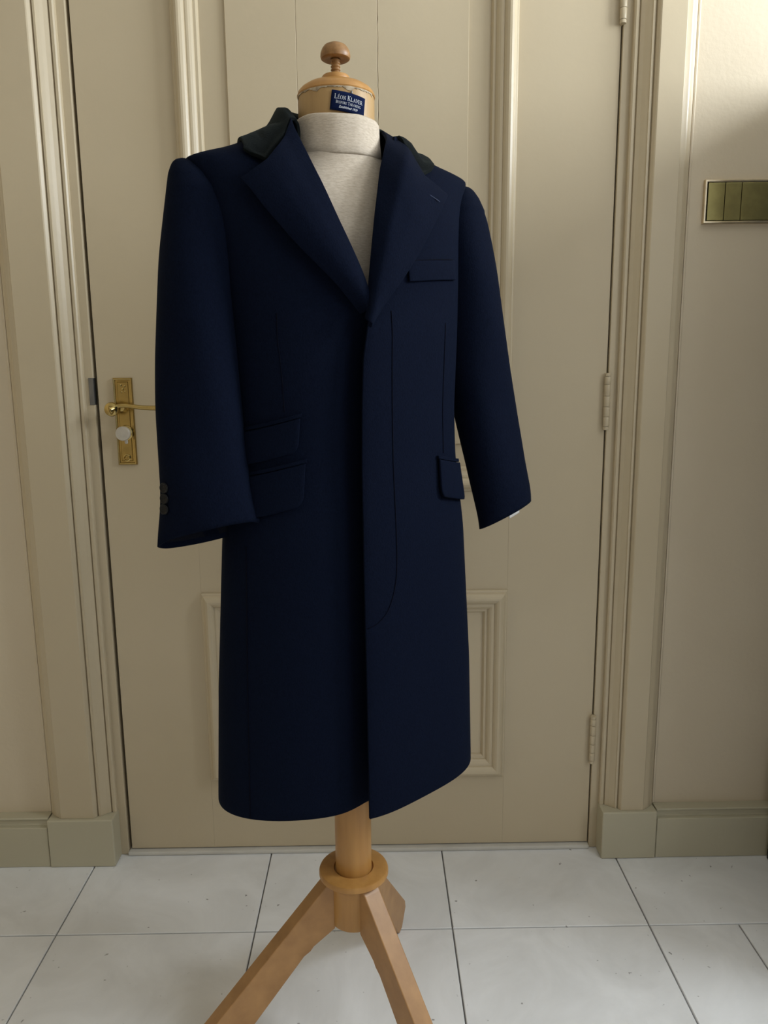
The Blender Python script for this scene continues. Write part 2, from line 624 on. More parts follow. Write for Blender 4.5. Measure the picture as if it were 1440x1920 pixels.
def wavy_board(x0, x1, z0, z1, wl, wr):
    V, F = [], []
    n = 90
    for i in range(n + 1):
        z = z0 + (z1 - z0) * i / n
        a = x0 + wl * (math.sin(z * 61) * 0.6 + math.sin(z * 163 + 1) * 0.5 + random.uniform(-.6, .6))
        b = x1 + wr * (math.sin(z * 61) * 0.6 + math.sin(z * 163 + 1) * 0.5 + random.uniform(-.6, .6))
        e = 0.0008
        V += [(a, 0.012, z), (a, 0.0015 + e, z), (a + e, 0.0015, z), (b - e, 0.0015, z), (b, 0.0015 + e, z), (b, 0.012, z)]
    for i in range(n):
        for k in range(5):
            F.append((i * 6 + k, i * 6 + k + 1, i * 6 + 7 + k, i * 6 + 6 + k))
    F += [tuple(range(6)), tuple(n * 6 + k for k in range(6))]
    mesh('panel_board', V, F, 'paint', door)


wavy_board(cut[0], cut[1] - 0.0001, Z2a + 0.11, Z2b - 0.11, 0.0, 0.0003)
wavy_board(cut[1] + 0.0001, cut[2] - 0.0003, Z2a + 0.11, Z2b - 0.11, 0.0003, 0.0008)
wavy_board(cut[2] + 0.0003, cut[3], Z2a + 0.11, Z2b - 0.11, 0.0008, 0.0)
box('panel_board', -0.306, 0.2075, 0.0015, 0.012, Z1a + 0.105, Z1b - 0.105, 'paint', door, 0.0016)

# hinges
for (h0, h1) in ((0.234, 0.359), (1.060, 1.189), (1.909, 2.036)):
    hx = 0.5290
    hg = empty('hinge', (hx, 0, h0))
    hg.parent = door
    L = h1 - h0
    segs = [(0.0, 0.06), (0.06, 0.235), (0.235, 0.41), (0.41, 0.60), (0.60, 0.80), (0.80, 0.94), (0.94, 1.0)]
    for i, (a, b) in enumerate(segs):
        r = 0.0072
        a0, b0 = a * L + 0.0004, b * L - 0.0004
        if i in (0, len(segs) - 1):
            pr = [(r * 0.92, a0), (r * 0.97, (a0 + b0) / 2), (r * 0.9, b0)]
        else:
            pr = [(r * 0.93, a0), (r, a0 + 0.001), (r, b0 - 0.001), (r * 0.93, b0)]
        lathe('knuckle', pr, 'paint', hg, (0, -0.0100, 0), 20)
    box('hinge_leaf', -0.0015, 0.0015, -0.0085, 0.02, 0.0, L, 'paint', hg)

# handle set
hs = empty('handle_set', (-0.5695, 0, 0.991))
hs.parent = door
hs['label'] = 'polished brass lever handle on a long back plate'
PWH, PLH = 0.0215, 0.197
V, F = [], []
lv = [(0.0, 0.0), (0.0, 0.0045), (0.0018, 0.0068), (0.0040, 0.0060), (0.0052, 0.0042), (0.0085, 0.0040), (0.0100, 0.0058), (0.0115, 0.0058)]
for s, p in lv:
    V += [(-PWH + s, -p, s), (PWH - s, -p, s), (PWH - s, -p, PLH - s), (-PWH + s, -p, PLH - s)]
for i in range(len(lv) - 1):
    for k in range(4):
        F.append((i * 4 + k, i * 4 + (k + 1) % 4, (i + 1) * 4 + (k + 1) % 4, (i + 1) * 4 + k))
F.append(tuple((len(lv) - 1) * 4 + k for k in range(4)))
mesh('back_plate', V, F, 'brass', hs)
# ornament scrolls on the plate top
for (ox, oz, r) in ((-0.004, 0.181, 0.0030), (0.004, 0.178, 0.0028), (0.0, 0.172, 0.0033), (-0.003, 0.165, 0.0024), (0.004, 0.167, 0.0022)):
    lathe('ornament', [(r, -0.005), (r * 0.9, -0.0068), (r * 0.45, -0.0078), (0.0004, -0.0080)], 'brass', hs, (ox, 0, oz), 14, 'Y')
# lever: rose, neck, scroll end and arm
lathe('lever_rose', [(0.0115, -0.005), (0.0115, -0.011), (0.0095, -0.014), (0.0085, -0.022), (0.0080, -0.034), (0.0004, -0.036)], 'brass', hs, (0.002, 0, 0.1315), 24, 'Y')
lp = smooth_pts([(-0.0215, -0.046, 0.126), (-0.0170, -0.044, 0.1275), (-0.0060, -0.040, 0.1335), (0.0080, -0.040, 0.1365), (0.0300, -0.041, 0.1345),
                 (0.0550, -0.042, 0.1315), (0.0850, -0.043, 0.1305), (0.1120, -0.043, 0.1320)], 36)
lr = [interp([(0, 0.0040), (1, 0.0085), (3, 0.0125), (5, 0.0125), (8, 0.0092), (12, 0.0058), (18, 0.0056), (26, 0.0062), (32, 0.0066), (35, 0.005), (36, 0.001)], i) for i in range(37)]
tube('lever', lp, lr, 'brass', hs, 16, 0.85)
lathe('lever_scroll', [(0.0005, -0.034), (0.0090, -0.0345), (0.0140, -0.0370), (0.0160, -0.0415), (0.0145, -0.0460), (0.0100, -0.0485), (0.0050, -0.0502), (0.0005, -0.0506)], 'brass', hs, (-0.0165, 0, 0.1285), 32, 'Y')
lathe('thumb_turn', [(0.0150, -0.004), (0.0150, -0.010), (0.0162, -0.0105), (0.0162, -0.0195), (0.0150, -0.0210), (0.0004, -0.0214)], 'white_enamel', hs, (-0.003, 0, 0.0725), 32, 'Y')
lathe('thumb_turn_collar', [(0.0172, -0.0045), (0.0172, -0.0085), (0.0155, -0.0095)], 'brass', hs, (0.0005, 0, 0.0735), 32, 'Y')
box('keyhole_cover', -0.0030, 0.0042, -0.0105, -0.004, 0.0480, 0.0620, 'white_enamel', hs, 0.0028, 3)
lathe('screw_cup', [(0.0085, -0.005), (0.0085, -0.0078), (0.0062, -0.0088), (0.0048, -0.0060), (0.0004, -0.0055)], 'brass', hs, (0.0, 0, 0.0165), 24, 'Y')

# ------------------------------------------------------------------ light switch
sw = tag(empty('light_switch', (0.718, WY, 1.507)), 'brass rocker light switch panel on the wall right of the door', 'light switch')
SWW, SWH = 0.160, 0.0905
V, F = [], []
fr = [(0.0, 0.0), (0.0, 0.0085), (0.0012, 0.0098), (0.0042, 0.0098), (0.0054, 0.0085), (0.0054, 0.003)]
for s, p in fr:
    V += [(s, -p, s), (SWW - s, -p, s), (SWW - s, -p, SWH - s), (s, -p, SWH - s)]
for i in range(len(fr) - 1):
    for k in range(4):
        F.append((i * 4 + k, i * 4 + (k + 1) % 4, (i + 1) * 4 + (k + 1) % 4, (i + 1) * 4 + k))
mesh('cover_frame', V, F, 'nickel_frame', sw)
box('back_box', 0.004, SWW - 0.004, -0.0032, -0.0002, 0.004, SWH - 0.004, 'dark_gap', sw)
for (a, b) in ((0.0078, 0.0438), (0.0452, 0.0800), (0.0814, SWW - 0.0064)):
    box('rocker', a, b, -0.0088, -0.003, 0.0066, SWH - 0.0066, 'satin_brass', sw, 0.0006)

# ------------------------------------------------------------------ black cabinet at the right
cb = tag(empty('cabinet', (1.33, 1.50, 0)), 'tall black cabinet standing on the tiles at the right edge', 'cabinet')
cw, cd, ch = 0.372, 0.218, 1.80
box('body', -cw, cw, -cd, cd, 0.03, ch, 'black_lacquer', cb, 0.004)
box('plinth', -cw, cw, -cd, cd, 0.0, 0.0295, 'black_lacquer', cb, 0.004)
for s in (-1, 1):
    dr = box('door', (-cw + 0.006) if s < 0 else 0.002, -0.002 if s < 0 else cw - 0.006, -cd - 0.020, -cd - 0.0005, 0.04, ch - 0.02, 'black_lacquer', cb, 0.003)
    lathe('knob', [(0.006, 0.0), (0.006, -0.012), (0.012, -0.016), (0.012, -0.024), (0.001, -0.027)], 'brass', dr, (s * 0.03, -cd - 0.020, 0.95), 20, 'Y')

# ------------------------------------------------------------------ tailor's stand
SX, SY = -0.0475, 1.26
st = tag(empty('mannequin_stand', (SX, SY, 0)), 'wooden tripod tailor stand with turned neck cap, under the navy coat', 'mannequin')
# legs: rear, left, front right
HT, HB = 0.292, 0.170
lathe('pole', [(0.0325, 0.25), (0.0325, 1.0), (0.03, 1.0)], 'beech', st, (0, 0, 0), 48)
lathe('flange', [(0.046, 0.3035), (0.0600, 0.3040), (0.0625, 0.3065), (0.0625, 0.3125), (0.0610, 0.3160), (0.0580, 0.3175), (0.0360, 0.3180), (0.0345, 0.3150)], 'beech', st, (0, 0, 0), 64)
lathe('hub', [(0.030, 0.2150), (0.0435, 0.2160), (0.0450, 0.2185), (0.0450, 0.3035)], 'beech', st, (0, 0, 0), 48)
for ang, rf in ((72, 0.285), (196, 0.285), (306, 0.285)):
    a = math.radians(ang)
    # side profile in (radius, height): tapered board with a chamfered foot
    prof = [(0.040, 0.3025), (0.050, 0.3025), (0.058, 0.2950), (rf - 0.004, 0.047), (rf, 0.030), (rf - 0.030, 0.0), (rf - 0.050, 0.0), (0.098, 0.1680), (0.086, 0.1760), (0.080, 0.1840), (0.040, 0.2120)]
    w = 0.0165
    V, F = [], []
    for s in (-w, w):
        for r, z in prof:
            V.append((r * math.cos(a) - s * math.sin(a), r * math.sin(a) + s * math.cos(a), z))
    n = len(prof)
    for i in range(n):
        F.append((i, (i + 1) % n, n + (i + 1) % n, n + i))
    F += [tuple(range(n)), tuple(range(n, 2 * n))]
    o = mesh('leg', V, F, 'beech_leg', st)
    md = o.modifiers.new('bevel', 'BEVEL')
    md.width = 0.0018
    md.segments = 2
# torso form and neck
FORM = [(0.90, 0.110, 0.052, 0.075), (1.10, 0.125, 0.056, 0.080), (1.25, 0.140, 0.066, 0.084), (1.34, 0.150, 0.080, 0.086), (1.40, 0.150, 0.079, 0.084), (1.44, 0.142, 0.072, 0.080),
        (1.470, 0.115, 0.065, 0.076), (1.490, 0.085, 0.0610, 0.068), (1.508, 0.065, 0.0590, 0.062), (1.530, 0.0585, 0.0580, 0.0585), (1.550, 0.0575, 0.0575, 0.0575)]
PSI = math.radians(22)


def ring_pts(a, bf, bb, z, n=64, ex=2.1, cx=0.0):
    out = []
    for k in range(n):
        t = 2 * PI * k / n
        s, c = math.sin(t), math.cos(t)
        b = bf if c > 0 else bb
        lx = cx + a * math.copysign(abs(s) ** (2 / ex), s)
        ly = -b * math.copysign(abs(c) ** (2 / ex), c)
        out.append((lx, ly, z))
    return out


def rot(p):
    c, s = math.cos(PSI), math.sin(PSI)
    return (c * p[0] - s * p[1], s * p[0] + c * p[1], p[2])


NX = -0.006   # the neck sits a touch off the pole axis
rows = [[rot((x + NX, y, z)) for x, y, z in ring_pts(a, f, b, zz)] for zz, a, f, b in FORM]
rows.insert(0, [rot((NX, 0, 0.90))] * 64)
grid_mesh('torso_form', rows, 'neck_wood', st, True)
nx, ny = rot((NX, 0, 0))[:2]
lathe('neck_block', [(0.0575, 1.545), (0.0575, 1.5995), (0.0570, 1.6020)], 'neck_wood', st, (nx, ny, 0), 64)
# ragged paper strip left under the cap
V, F = [], []
N = 90
for k in range(N + 1):
    t = PI * (1.06 + 0.82 * k / N)
    r0 = 0.0582
    lo = 1.6010 - 0.0042 * max(0, math.sin(k * 0.31 + 1.3) * math.sin(k * 0.117 + 0.6)) - 0.0014 * random.random()
    for rr, z in ((r0, lo), (r0 + 0.0004, 1.6022)):
        V.append((nx + rr * math.cos(t), ny + rr * math.sin(t), z))
for k in range(N):
    F.append((2 * k, 2 * k + 2, 2 * k + 3, 2 * k + 1))
o = mesh('torn_paper_strip', V, F, 'torn_paper', st)
md = o.modifiers.new('thick', 'SOLIDIFY')
md.thickness = 0.0006
md.offset = 1
lathe('neck_cap', [(0.052, 1.6018), (0.0580, 1.6022), (0.0588, 1.6040), (0.0570, 1.6090), (0.0525, 1.6138), (0.0450, 1.6185), (0.0340, 1.6225), (0.0230, 1.6250), (0.020, 1.6255)], 'beech', st, (nx, ny, 0), 64)
lathe('cap_disc', [(0.0205, 1.6245), (0.0212, 1.6260), (0.0208, 1.6320), (0.0195, 1.6335), (0.004, 1.6335)], 'beech', st, (nx, ny, 0), 40)
sp_ = []
for i in range(60):
    z = 1.632 + 0.027 * i / 59
    sp_.append((0.0066 + 0.0008 * math.sin(i / 59 * 2 * PI * 6), z))
lathe('screw', sp_, 'knob_wood', st, (nx, ny, 0), 24)
lathe('knob', [(0.004, 1.6580), (0.0130, 1.6565), (0.0195, 1.6562), (0.0216, 1.6575), (0.0225, 1.6605), (0.0220, 1.6650), (0.0200, 1.6705), (0.0165, 1.6750), (0.0110, 1.6778), (0.0092, 1.6780), (0.0080, 1.6768), (0.001, 1.6768)],
      'knob_wood', st, (nx, ny, 0), 40)

# ------------------------------------------------------------------ sweater
sw_ = tag(empty('turtleneck_sweater', (SX, SY, 0)), 'cream fine-knit turtleneck showing inside the open coat', 'sweater')
SWR = [(1.02, 0.130, 0.060, 0.084, 0), (1.10, 0.132, 0.062, 0.085, 0), (1.25, 0.146, 0.072, 0.089, 0), (1.34, 0.156, 0.086, 0.091, 0), (1.40, 0.156, 0.0845, 0.089, 0), (1.44, 0.148, 0.0775, 0.085, 0),
       (1.470, 0.120, 0.0700, 0.081, 0), (1.490, 0.090, 0.0660, 0.073, 0), (1.508, 0.0700, 0.0640, 0.067, 0), (1.526, 0.0635, 0.0625, 0.063, 0)]
tabs = [[(r[0], r[k]) for r in SWR] for k in range(1, 4)]
rows = []
nz = 60
for i in range(nz + 1):
    z = 1.02 + (1.526 - 1.02) * i / nz
    rows.append([rot((x + NX, y, zz)) for x, y, zz in ring_pts(interp(tabs[0], z), interp(tabs[1], z), interp(tabs[2], z), z, 72)])
grid_mesh('sweater_body', rows, 'cream_knit', sw_, True)
rows = []
cp = [(0.0625, 1.5110), (0.0655, 1.5105), (0.0676, 1.5130), (0.0672, 1.523), (0.0660, 1.538), (0.0652, 1.550), (0.0648, 1.558), (0.0642, 1.5630), (0.0628, 1.5652), (0.0612, 1.5640), (0.0600, 1.558), (0.0598, 1.545)]
for r, z in cp:
    row = []
    for k in range(96):
        t = 2 * PI * k / 96
        wv = 0.0005 * math.sin(3 * t + 60 * z) + 0.0003 * math.sin(11 * t)
        dz = 0.0012 * math.sin(2 * t + 0.7) + 0.0006 * math.sin(5 * t)
        row.append((nx + (r + wv) * math.cos(t), ny + (r + wv) * math.sin(t), z + dz))
    rows.append(row)
grid_mesh('rolled_collar', rows, 'cream_knit', sw_, True)

# ------------------------------------------------------------------ woven name label pinned on the neck block
lbl = tag(empty('name_label', (SX + nx, SY + ny, 1.5792)), 'small navy woven tailor label with white lettering on the wooden neck', 'label')
LR = 0.0590
LA = math.radians(-90 + 20)   # direction on the neck
TILT = math.radians(-7.5)
LW, LH = 0.0520, 0.0265


def on_neck(u, v, d=0.0):
    cu, su = math.cos(TILT), math.sin(TILT)
    uu, vv = u * cu - v * su, u * su + v * cu
    a = LA + uu / LR
    return ((LR + d) * math.cos(a), (LR + d) * math.sin(a), vv)


rows = [[on_neck(-LW / 2 + LW * i / 16, -LH / 2 + LH * k / 6, 0.0009) for i in range(17)] for k in range(7)]
pt = grid_mesh('woven_patch', rows, 'label_blue', lbl)
md = pt.modifiers.new('thick', 'SOLIDIFY')
md.thickness = 0.0010
md.offset = 0


def lettering(text, size, u, v, shear=0.0, xs=1.0, bold=0.0):
    cu = bpy.data.curves.new('text', 'FONT')
    cu.body = text
    cu.size = size
    cu.shear = shear
    cu.align_x = 'CENTER'
    cu.offset = bold
    cu.resolution_u = 4
    tmp = bpy.data.objects.new('text_tmp', cu)
    COL.objects.link(tmp)
    dg = bpy.context.evaluated_depsgraph_get()
    me = bpy.data.meshes.new_from_object(tmp.evaluated_get(dg))
    bpy.data.objects.remove(tmp)
    bpy.data.curves.remove(cu)
    for vt in me.vertices:
        vt.co = Vector(on_neck(u + vt.co.x * xs, v + vt.co.y, 0.00175))
    me.materials.clear()
    me.name = 'lettering'
    return link('lettering', me, 'label_thread', lbl)


# serif capitals drawn as strokes (x, y in cap heights)
def seg(p, q, w):
    p, q = Vector((p[0], p[1])), Vector((q[0], q[1]))
    d = (q - p).normalized()
    nrm = Vector((-d.y, d.x)) * w / 2
    return [p + nrm, p - nrm, q - nrm, q + nrm]


TK, TN, SF = 0.13, 0.07, 0.06


def serif(x, y, w=0.30):
    return seg((x - w / 2, y), (x + w / 2, y), SF)


def glyph(c):
    H_ = 1.0
    if c == 'L':
        return [seg((.15, 0), (.15, 1), TK), serif(.15, 1), seg((.0, .03), (.62, .03), SF), seg((.6, 0), (.64, .26), SF)], .72
    if c == 'E' or c == 'É':
        q = [seg((.15, 0), (.15, 1), TK), seg((0, .03), (.6, .03), SF), seg((0, .97), (.58, .97), SF), seg((.15, .52), (.45, .52), SF),
             seg((.58, 0), (.63, .24), SF), seg((.56, 1), (.57, .78), SF), seg((.45, .64), (.45, .40), SF)]
        if c == 'É':
            q.append(seg((.28, 1.10), (.46, 1.32), .09))
        return q, .70
    if c == 'O':
        q = []
        n = 22
        for i in range(n):
            a, b = 2 * PI * i / n, 2 * PI * (i + 1) / n
            w0 = TN + (TK - TN) * abs(math.cos(a))
            w1 = TN + (TK - TN) * abs(math.cos(b))
            q.append([Vector((.42 + (.40) * math.cos(a), .5 + .51 * math.sin(a))), Vector((.42 + (.40 - w0) * math.cos(a), .5 + (.51 - .06) * math.sin(a))),
                      Vector((.42 + (.40 - w1) * math.cos(b), .5 + (.51 - .06) * math.sin(b))), Vector((.42 + (.40) * math.cos(b), .5 + .51 * math.sin(b)))])
        return q, .86
    if c == 'N':
        return [seg((.14, 0), (.14, 1), TN), seg((.12, 1), (.72, 0), TK), seg((.72, 0), (.72, 1), TN), serif(.14, 0), serif(.10, 1, .2), serif(.72, 1)], .88
    if c == 'K':
        return [seg((.15, 0), (.15, 1), TK), serif(.15, 0), serif(.15, 1), seg((.18, .45), (.62, 1), TN), seg((.32, .60), (.70, 0), TK), serif(.62, 1, .26), serif(.72, 0, .26)], .82
    if c == 'A':
        return [seg((.12, 0), (.42, 1), TN), seg((.40, 1), (.72, 0), TK), seg((.22, .34), (.60, .34), SF), serif(.12, 0, .24), serif(.72, 0, .26)], .82
    if c == 'V':
        return [seg((.10, 1), (.42, 0), TK), seg((.40, 0), (.72, 1), TN), serif(.10, 1, .26), serif(.72, 1, .24)], .78
    if c == 'R':
        q = [seg((.15, 0), (.15, 1), TK), serif(.15, 0), serif(.15, .97), seg((.15, .97), (.36, .97), SF), seg((.15, .50), (.36, .50), SF), seg((.36, .50), (.68, 0), TK), serif(.72, .0, .2)]
        n = 10
        for i in range(n):
            a, b = -PI / 2 + PI * i / n, -PI / 2 + PI * (i + 1) / n
            q.append(seg((.36 + .19 * math.cos(a), .735 + .235 * math.sin(a)), (.36 + .19 * math.cos(b), .735 + .235 * math.sin(b)), .10))
        return q, .80
    if c in 'PB':
        q = [seg((.15, 0), (.15, 1), TK), serif(.15, 0), serif(.15, .97), seg((.15, .97), (.36, .97), SF), seg((.15, .50), (.36, .50), SF)]
        bowls = [(.735, .235)] + ([(.265, .265)] if c == 'B' else [])
        if c == 'B':
            q.append(seg((.15, .03), (.36, .03), SF))
        for cy_, r_ in bowls:
            for i in range(10):
                a, b = -PI / 2 + PI * i / 10, -PI / 2 + PI * (i + 1) / 10
                q.append(seg((.36 + .2 * math.cos(a), cy_ + r_ * math.sin(a)), (.36 + .2 * math.cos(b), cy_ + r_ * math.sin(b)), .11))
        return q, .70
    if c == 'T':
        return [seg((.36, 0), (.36, 1), TK), serif(.36, 0), seg((.02, .97), (.70, .97), .07), seg((.03, 1), (.01, .76), SF), seg((.69, 1), (.71, .76), SF)], .74
    if c == 'I':
        return [seg((.18, 0), (.18, 1), TK), serif(.18, 0), serif(.18, 1)], .40
    if c == 'S':
        pts_ = [(.55, .80), (.46, .95), (.30, .98), (.14, .88), (.13, .70), (.28, .56), (.45, .45), (.56, .28), (.50, .10), (.32, .02), (.16, .06), (.08, .24)]
        return [seg(pts_[i], pts_[i + 1], .11) for i in range(len(pts_) - 1)], .66
    if c == 'G':
        q = []
        for i in range(18):
            a, b = 0.8 + 4.7 * i / 18, 0.8 + 4.7 * (i + 1) / 18
            q.append(seg((.44 + .36 * math.cos(a), .5 + .47 * math.sin(a)), (.44 + .36 * math.cos(b), .5 + .47 * math.sin(b)), .11))
        return q + [seg((.72, .05), (.72, .42), .13), serif(.70, .42)], .88
    return [], .4


def serif_line(text, u0, u1, v, big, small):
    polys = []
    x = 0.0
    start = True
    for ch in text:
        if ch == ' ':
            x += 0.45 * small
            start = True
            continue
        s = big if start else small
        start = False
        q, w = glyph(ch)
        for p in q:
            polys.append([(x + c.x * s, c.y * s) for c in p])
        x += (w + 0.06) * s
    k = (u1 - u0) / x
    V, F = [], []
    for i, p in enumerate(polys):
        n = len(V)
        for (px, py) in p:
            V.append(on_neck(u0 + px * k, v + py, 0.00175 + 0.00001 * (i % 5)))
        F.append(tuple(range(n, n + len(p))))
    return mesh('lettering', V, F, 'label_thread', lbl)


serif_line('LÉON KLAVER', -0.0212, 0.0214, 0.0022, 0.0064, 0.0051)
serif_line('BESPOKE TAILORING', -0.0185, 0.0190, -0.0036, 0.0039, 0.0032)
lettering('Established 1939', 0.0047, 0.0, -0.0092, 0.32, 0.86, 0.00003)
lathe('pin', [(0.0016, 0.0), (0.0016, 0.0020), (0.0008, 0.0030)], 'steel', lbl, on_neck(0.003, 0.0142, 0.0003), 10)

# ------------------------------------------------------------------ the coat
coat = tag(empty('overcoat', (SX, SY, 0), PSI), 'long navy wool overcoat with dark velvet collar on the wooden stand', 'coat')
# torso sections: height, half width, front depth, back depth, exponent, centre shift
RINGS = [(.500, .2310, .118, .125, 2.10, -.003), (.70, .2230, .116, .120, 2.10, -.001), (.94, .2070, .113, .115, 2.10, 0), (1.06, .1910, .108, .105, 2.10, 0),
         (1.14, .1870, .110, .107, 2.15, 0), (1.25, .1910, .114, .110, 2.20, -.001), (1.34, .1970, .115, .115, 2.30, -.006), (1.42, .2030, .105, .110, 2.40, -.010),
         (1.45, .2080, .094, .105, 2.45, -.012), (1.47, .2140, .085, .100, 2.50, -.0130), (1.487, .2215, .074, .092, 2.50, -.0130), (1.4975, .2240, .066, .086, 2.40, -.0130), (1.506, .2030, .063, .084, 2.30, -.0125),
         (1.514, .1750, .061, .084, 2.20, -.0115), (1.524, .1500, .061, .084, 2.15, -.0100), (1.535, .1260, .062, .085, 2.10, -.008),
         (1.555, .0900, .065, .085, 2.00, -.006), (1.575, .0750, .068, .080, 2.00, -.006)]
RT = [[(r[0], r[k]) for r in RINGS] for k in range(1, 6)]


def smooth_tab(tab, x, h=0.012):
    return sum(interp(tab, x + d * h) for d in (-1, -0.5, 0, 0.5, 1)) / 5


def ring(z):
    return [smooth_tab(t, z) if z < 1.46 else smooth_tab(t, z, 0.003) for t in RT]


EDGE_L = [(0.45, -0.021), (0.70, -0.021), (0.90, -0.022), (1.15, -0.020), (1.22, -0.017), (1.255, -0.011), (1.285, -0.004), (1.31, 0.000), (1.34, 0.004), (1.384, 0.012),
          (1.43, 0.023), (1.479, 0.043), (1.52, 0.062), (1.56, 0.074), (1.58, 0.076)]
EDGE_R = [(0.45, 0.055), (1.255, 0.050), (1.270, 0.035), (1.29, 0.004), (1.304, -0.008), (1.331, -0.020), (1.367, -0.034), (1.407, -0.052), (1.455, -0.069), (1.494, -0.081), (1.524, -0.089), (1.56, -0.094), (1.58, -0.094)]


def front_off(lx, z, side):
    """how far the front swings out (+, towards the viewer) from the plain section"""
    k = interp([(0.45, 1.0), (0.9, 0.9), (1.15, 0.9), (1.25, 0.75), (1.30, 0.25), (1.36, 0.0)], z)
    if side > 0:
        e = interp(EDGE_L, z)
        return k * 0.021 * math.exp(-((lx - e) / 0.100) ** 2)
    return -k * 0.030 * math.exp(-((lx - 0.015) / 0.052) ** 2)


def surf(lx, z, side=None, off=0.0):
    """point on the coat front, local coordinates"""
    a, bf, bb, n, cx = ring(z)
    q = min(1.0, abs(lx - cx) / a)
    ly = -bf * (1 - q ** n) ** (1 / n)
    if side is None:
        side = 1 if lx > interp(EDGE_L, z) else -1
    fall = max(0.0, 1 - q ** 4)
    ly -= front_off(lx, z, side) * fall
    e = 1e-3
    # approximate normal in plan
    if q < 0.995:
        q2 = min(1.0, abs(lx + e - cx) / a)
        dy = (-bf * (1 - q2 ** n) ** (1 / n) - (-bf * (1 - q ** n) ** (1 / n))) / e
    else:
        dy = 50.0 if lx > cx else -50.0
    nv = Vector((dy, -1.0)).normalized()
    return Vector((lx + nv.x * off, ly + nv.y * off, z))


def angle_of(lx, z):
    a, bf, bb, n, cx = ring(z)
    q = max(-1, min(1, (lx - cx) / a))
    s = math.copysign(abs(q) ** (n / 2), q)
    return math.asin(s)


HEM = 0.498


def body_panel(name, side):
    rows = []
    NZ, NU = 110, 64
    for i in range(NZ + 1):
        t = i / NZ
        z = HEM + (1.43 - HEM) * t / 0.6 if t < 0.6 else 1.43 + (1.546 - 1.43) * (t - 0.6) / 0.4
        a, bf, bb, n, cx = ring(z)
        e = interp(EDGE_L if side > 0 else EDGE_R, z)
        ph0 = angle_of(e, z)
        ph1 = PI * side
        row = []
        for k in range(NU + 1):
            u = k / NU
            ph = ph0 + (ph1 - ph0) * u
            s, c = math.sin(ph), math.cos(ph)
            b = bf if c > 0 else bb
            lx = cx + a * math.copysign(abs(s) ** (2 / n), s)
            ly = -b * math.copysign(abs(c) ** (2 / n), c)
            if c > 0:
                q = abs(s)
                ly -= front_off(lx, z, side) * max(0.0, 1 - q ** 4)
            zz = z
            if i < 8:   # the hem dips a little at the front corner
                zz -= (1 - i / 8) * 0.003 * math.exp(-((lx - e) / 0.08) ** 2) * (1 if side > 0 else 0.0)
            row.append((lx, ly, zz))
        rows.append(row)
    o = grid_mesh(name, rows, 'navy_wool', coat)
    md = o.modifiers.new('thick', 'SOLIDIFY')
    md.thickness = 0.0045
    md.offset = -1
    md2 = o.modifiers.new('round', 'BEVEL')
    md2.width = 0.0015
    md2.segments = 2
    md2.limit_method = 'ANGLE'
    md2.angle_limit = math.radians(60)
    return o


body_panel('left_body_panel', 1)
body_panel('right_body_panel', -1)


def fix_out(o, outward):
    """make sure thin sheets have normals pointing along `outward`"""
    me = o.data
    s = sum((p.normal.dot(Vector(outward)) * p.area) for p in me.polygons)
    if s < 0:
        me.flip_normals()


for o in list(coat.children):
    me = o.data
    s = sum((p.normal.x * p.center.x + p.normal.y * p.center.y) * p.area for p in me.polygons)
    if s < 0:
        me.flip_normals()


def sheet(name, rows, mat, thick, outward=(0, -1, 0), bevel=0.001, subs=0, parent=None, offset=1.0):
    o = grid_mesh(name, rows, mat, parent or coat)
    fix_out(o, outward)
    md = o.modifiers.new('thick', 'SOLIDIFY')
    md.thickness = thick
    md.offset = offset
    if bevel:
        m2 = o.modifiers.new('round', 'BEVEL')
        m2.width = bevel
        m2.segments = 2
        m2.limit_method = 'ANGLE'
        m2.angle_limit = math.radians(55)
    return o


def coons(c0, c1, d0, d1, nu, nv, p=1.0):
    """c0,c1: curves along u (v=0,1); d0,d1: end curves along v, whose bends fade out with power p"""
    rows = []
    P00, P10 = Vector(c0[0]), Vector(c0[-1])
    P01, P11 = Vector(c1[0]), Vector(c1[-1])
    for i in range(nu + 1):
        u = i / nu
        row = []
        for k in range(nv + 1):
            v = k / nv
            a = poly_at(c0, u).lerp(poly_at(c1, u), v)
            row.append(a + (poly_at(d0, v) - P00.lerp(P01, v)) * (1 - u) ** p + (poly_at(d1, v) - P10.lerp(P11, v)) * u ** p)
        rows.append(row)
    return rows


# ---- lapels (roll edge to outer edge), local coordinates
def S(lx, z, off, side=None):
    return surf(lx, z, side, off)


roll_R = [(-0.006, -0.131, 1.288), (-0.010, -0.130, 1.304), (-0.019, -0.129, 1.331), (-0.034, -0.125, 1.367), (-0.051, -0.118, 1.407), (-0.068, -0.103, 1.455), (-0.080, -0.083, 1.494), (-0.0875, -0.062, 1.526), (-0.0890, -0.040, 1.552)]
out_R = [S(-0.012, 1.284, .006, -1), S(-.033, 1.301, .010, -1), S(-.059, 1.327, .012, -1), S(-.102, 1.370, .013, -1), S(-.141, 1.418, .012, -1), S(-.159, 1.445, .010, -1), S(-.170, 1.458, .008, -1)]
top_R = [S(-.170, 1.458, .008, -1), S(-.153, 1.470, .008, -1), S(-.136, 1.483, .009, -1), S(-.119, 1.503, .010, -1), Vector((-.104, -.055, 1.523)), Vector((-0.0890, -0.040, 1.552))]
roll_L = [(-0.012, -0.132, 1.272), (-0.007, -0.132, 1.290), (-0.006, -0.130, 1.306), (-0.0035, -0.128, 1.339), (0.003, -0.122, 1.384), (0.0125, -0.110, 1.430), (0.028, -0.088, 1.479), (0.040, -0.072, 1.508), (0.055, -0.045, 1.537), (0.069, 0.005, 1.562)]
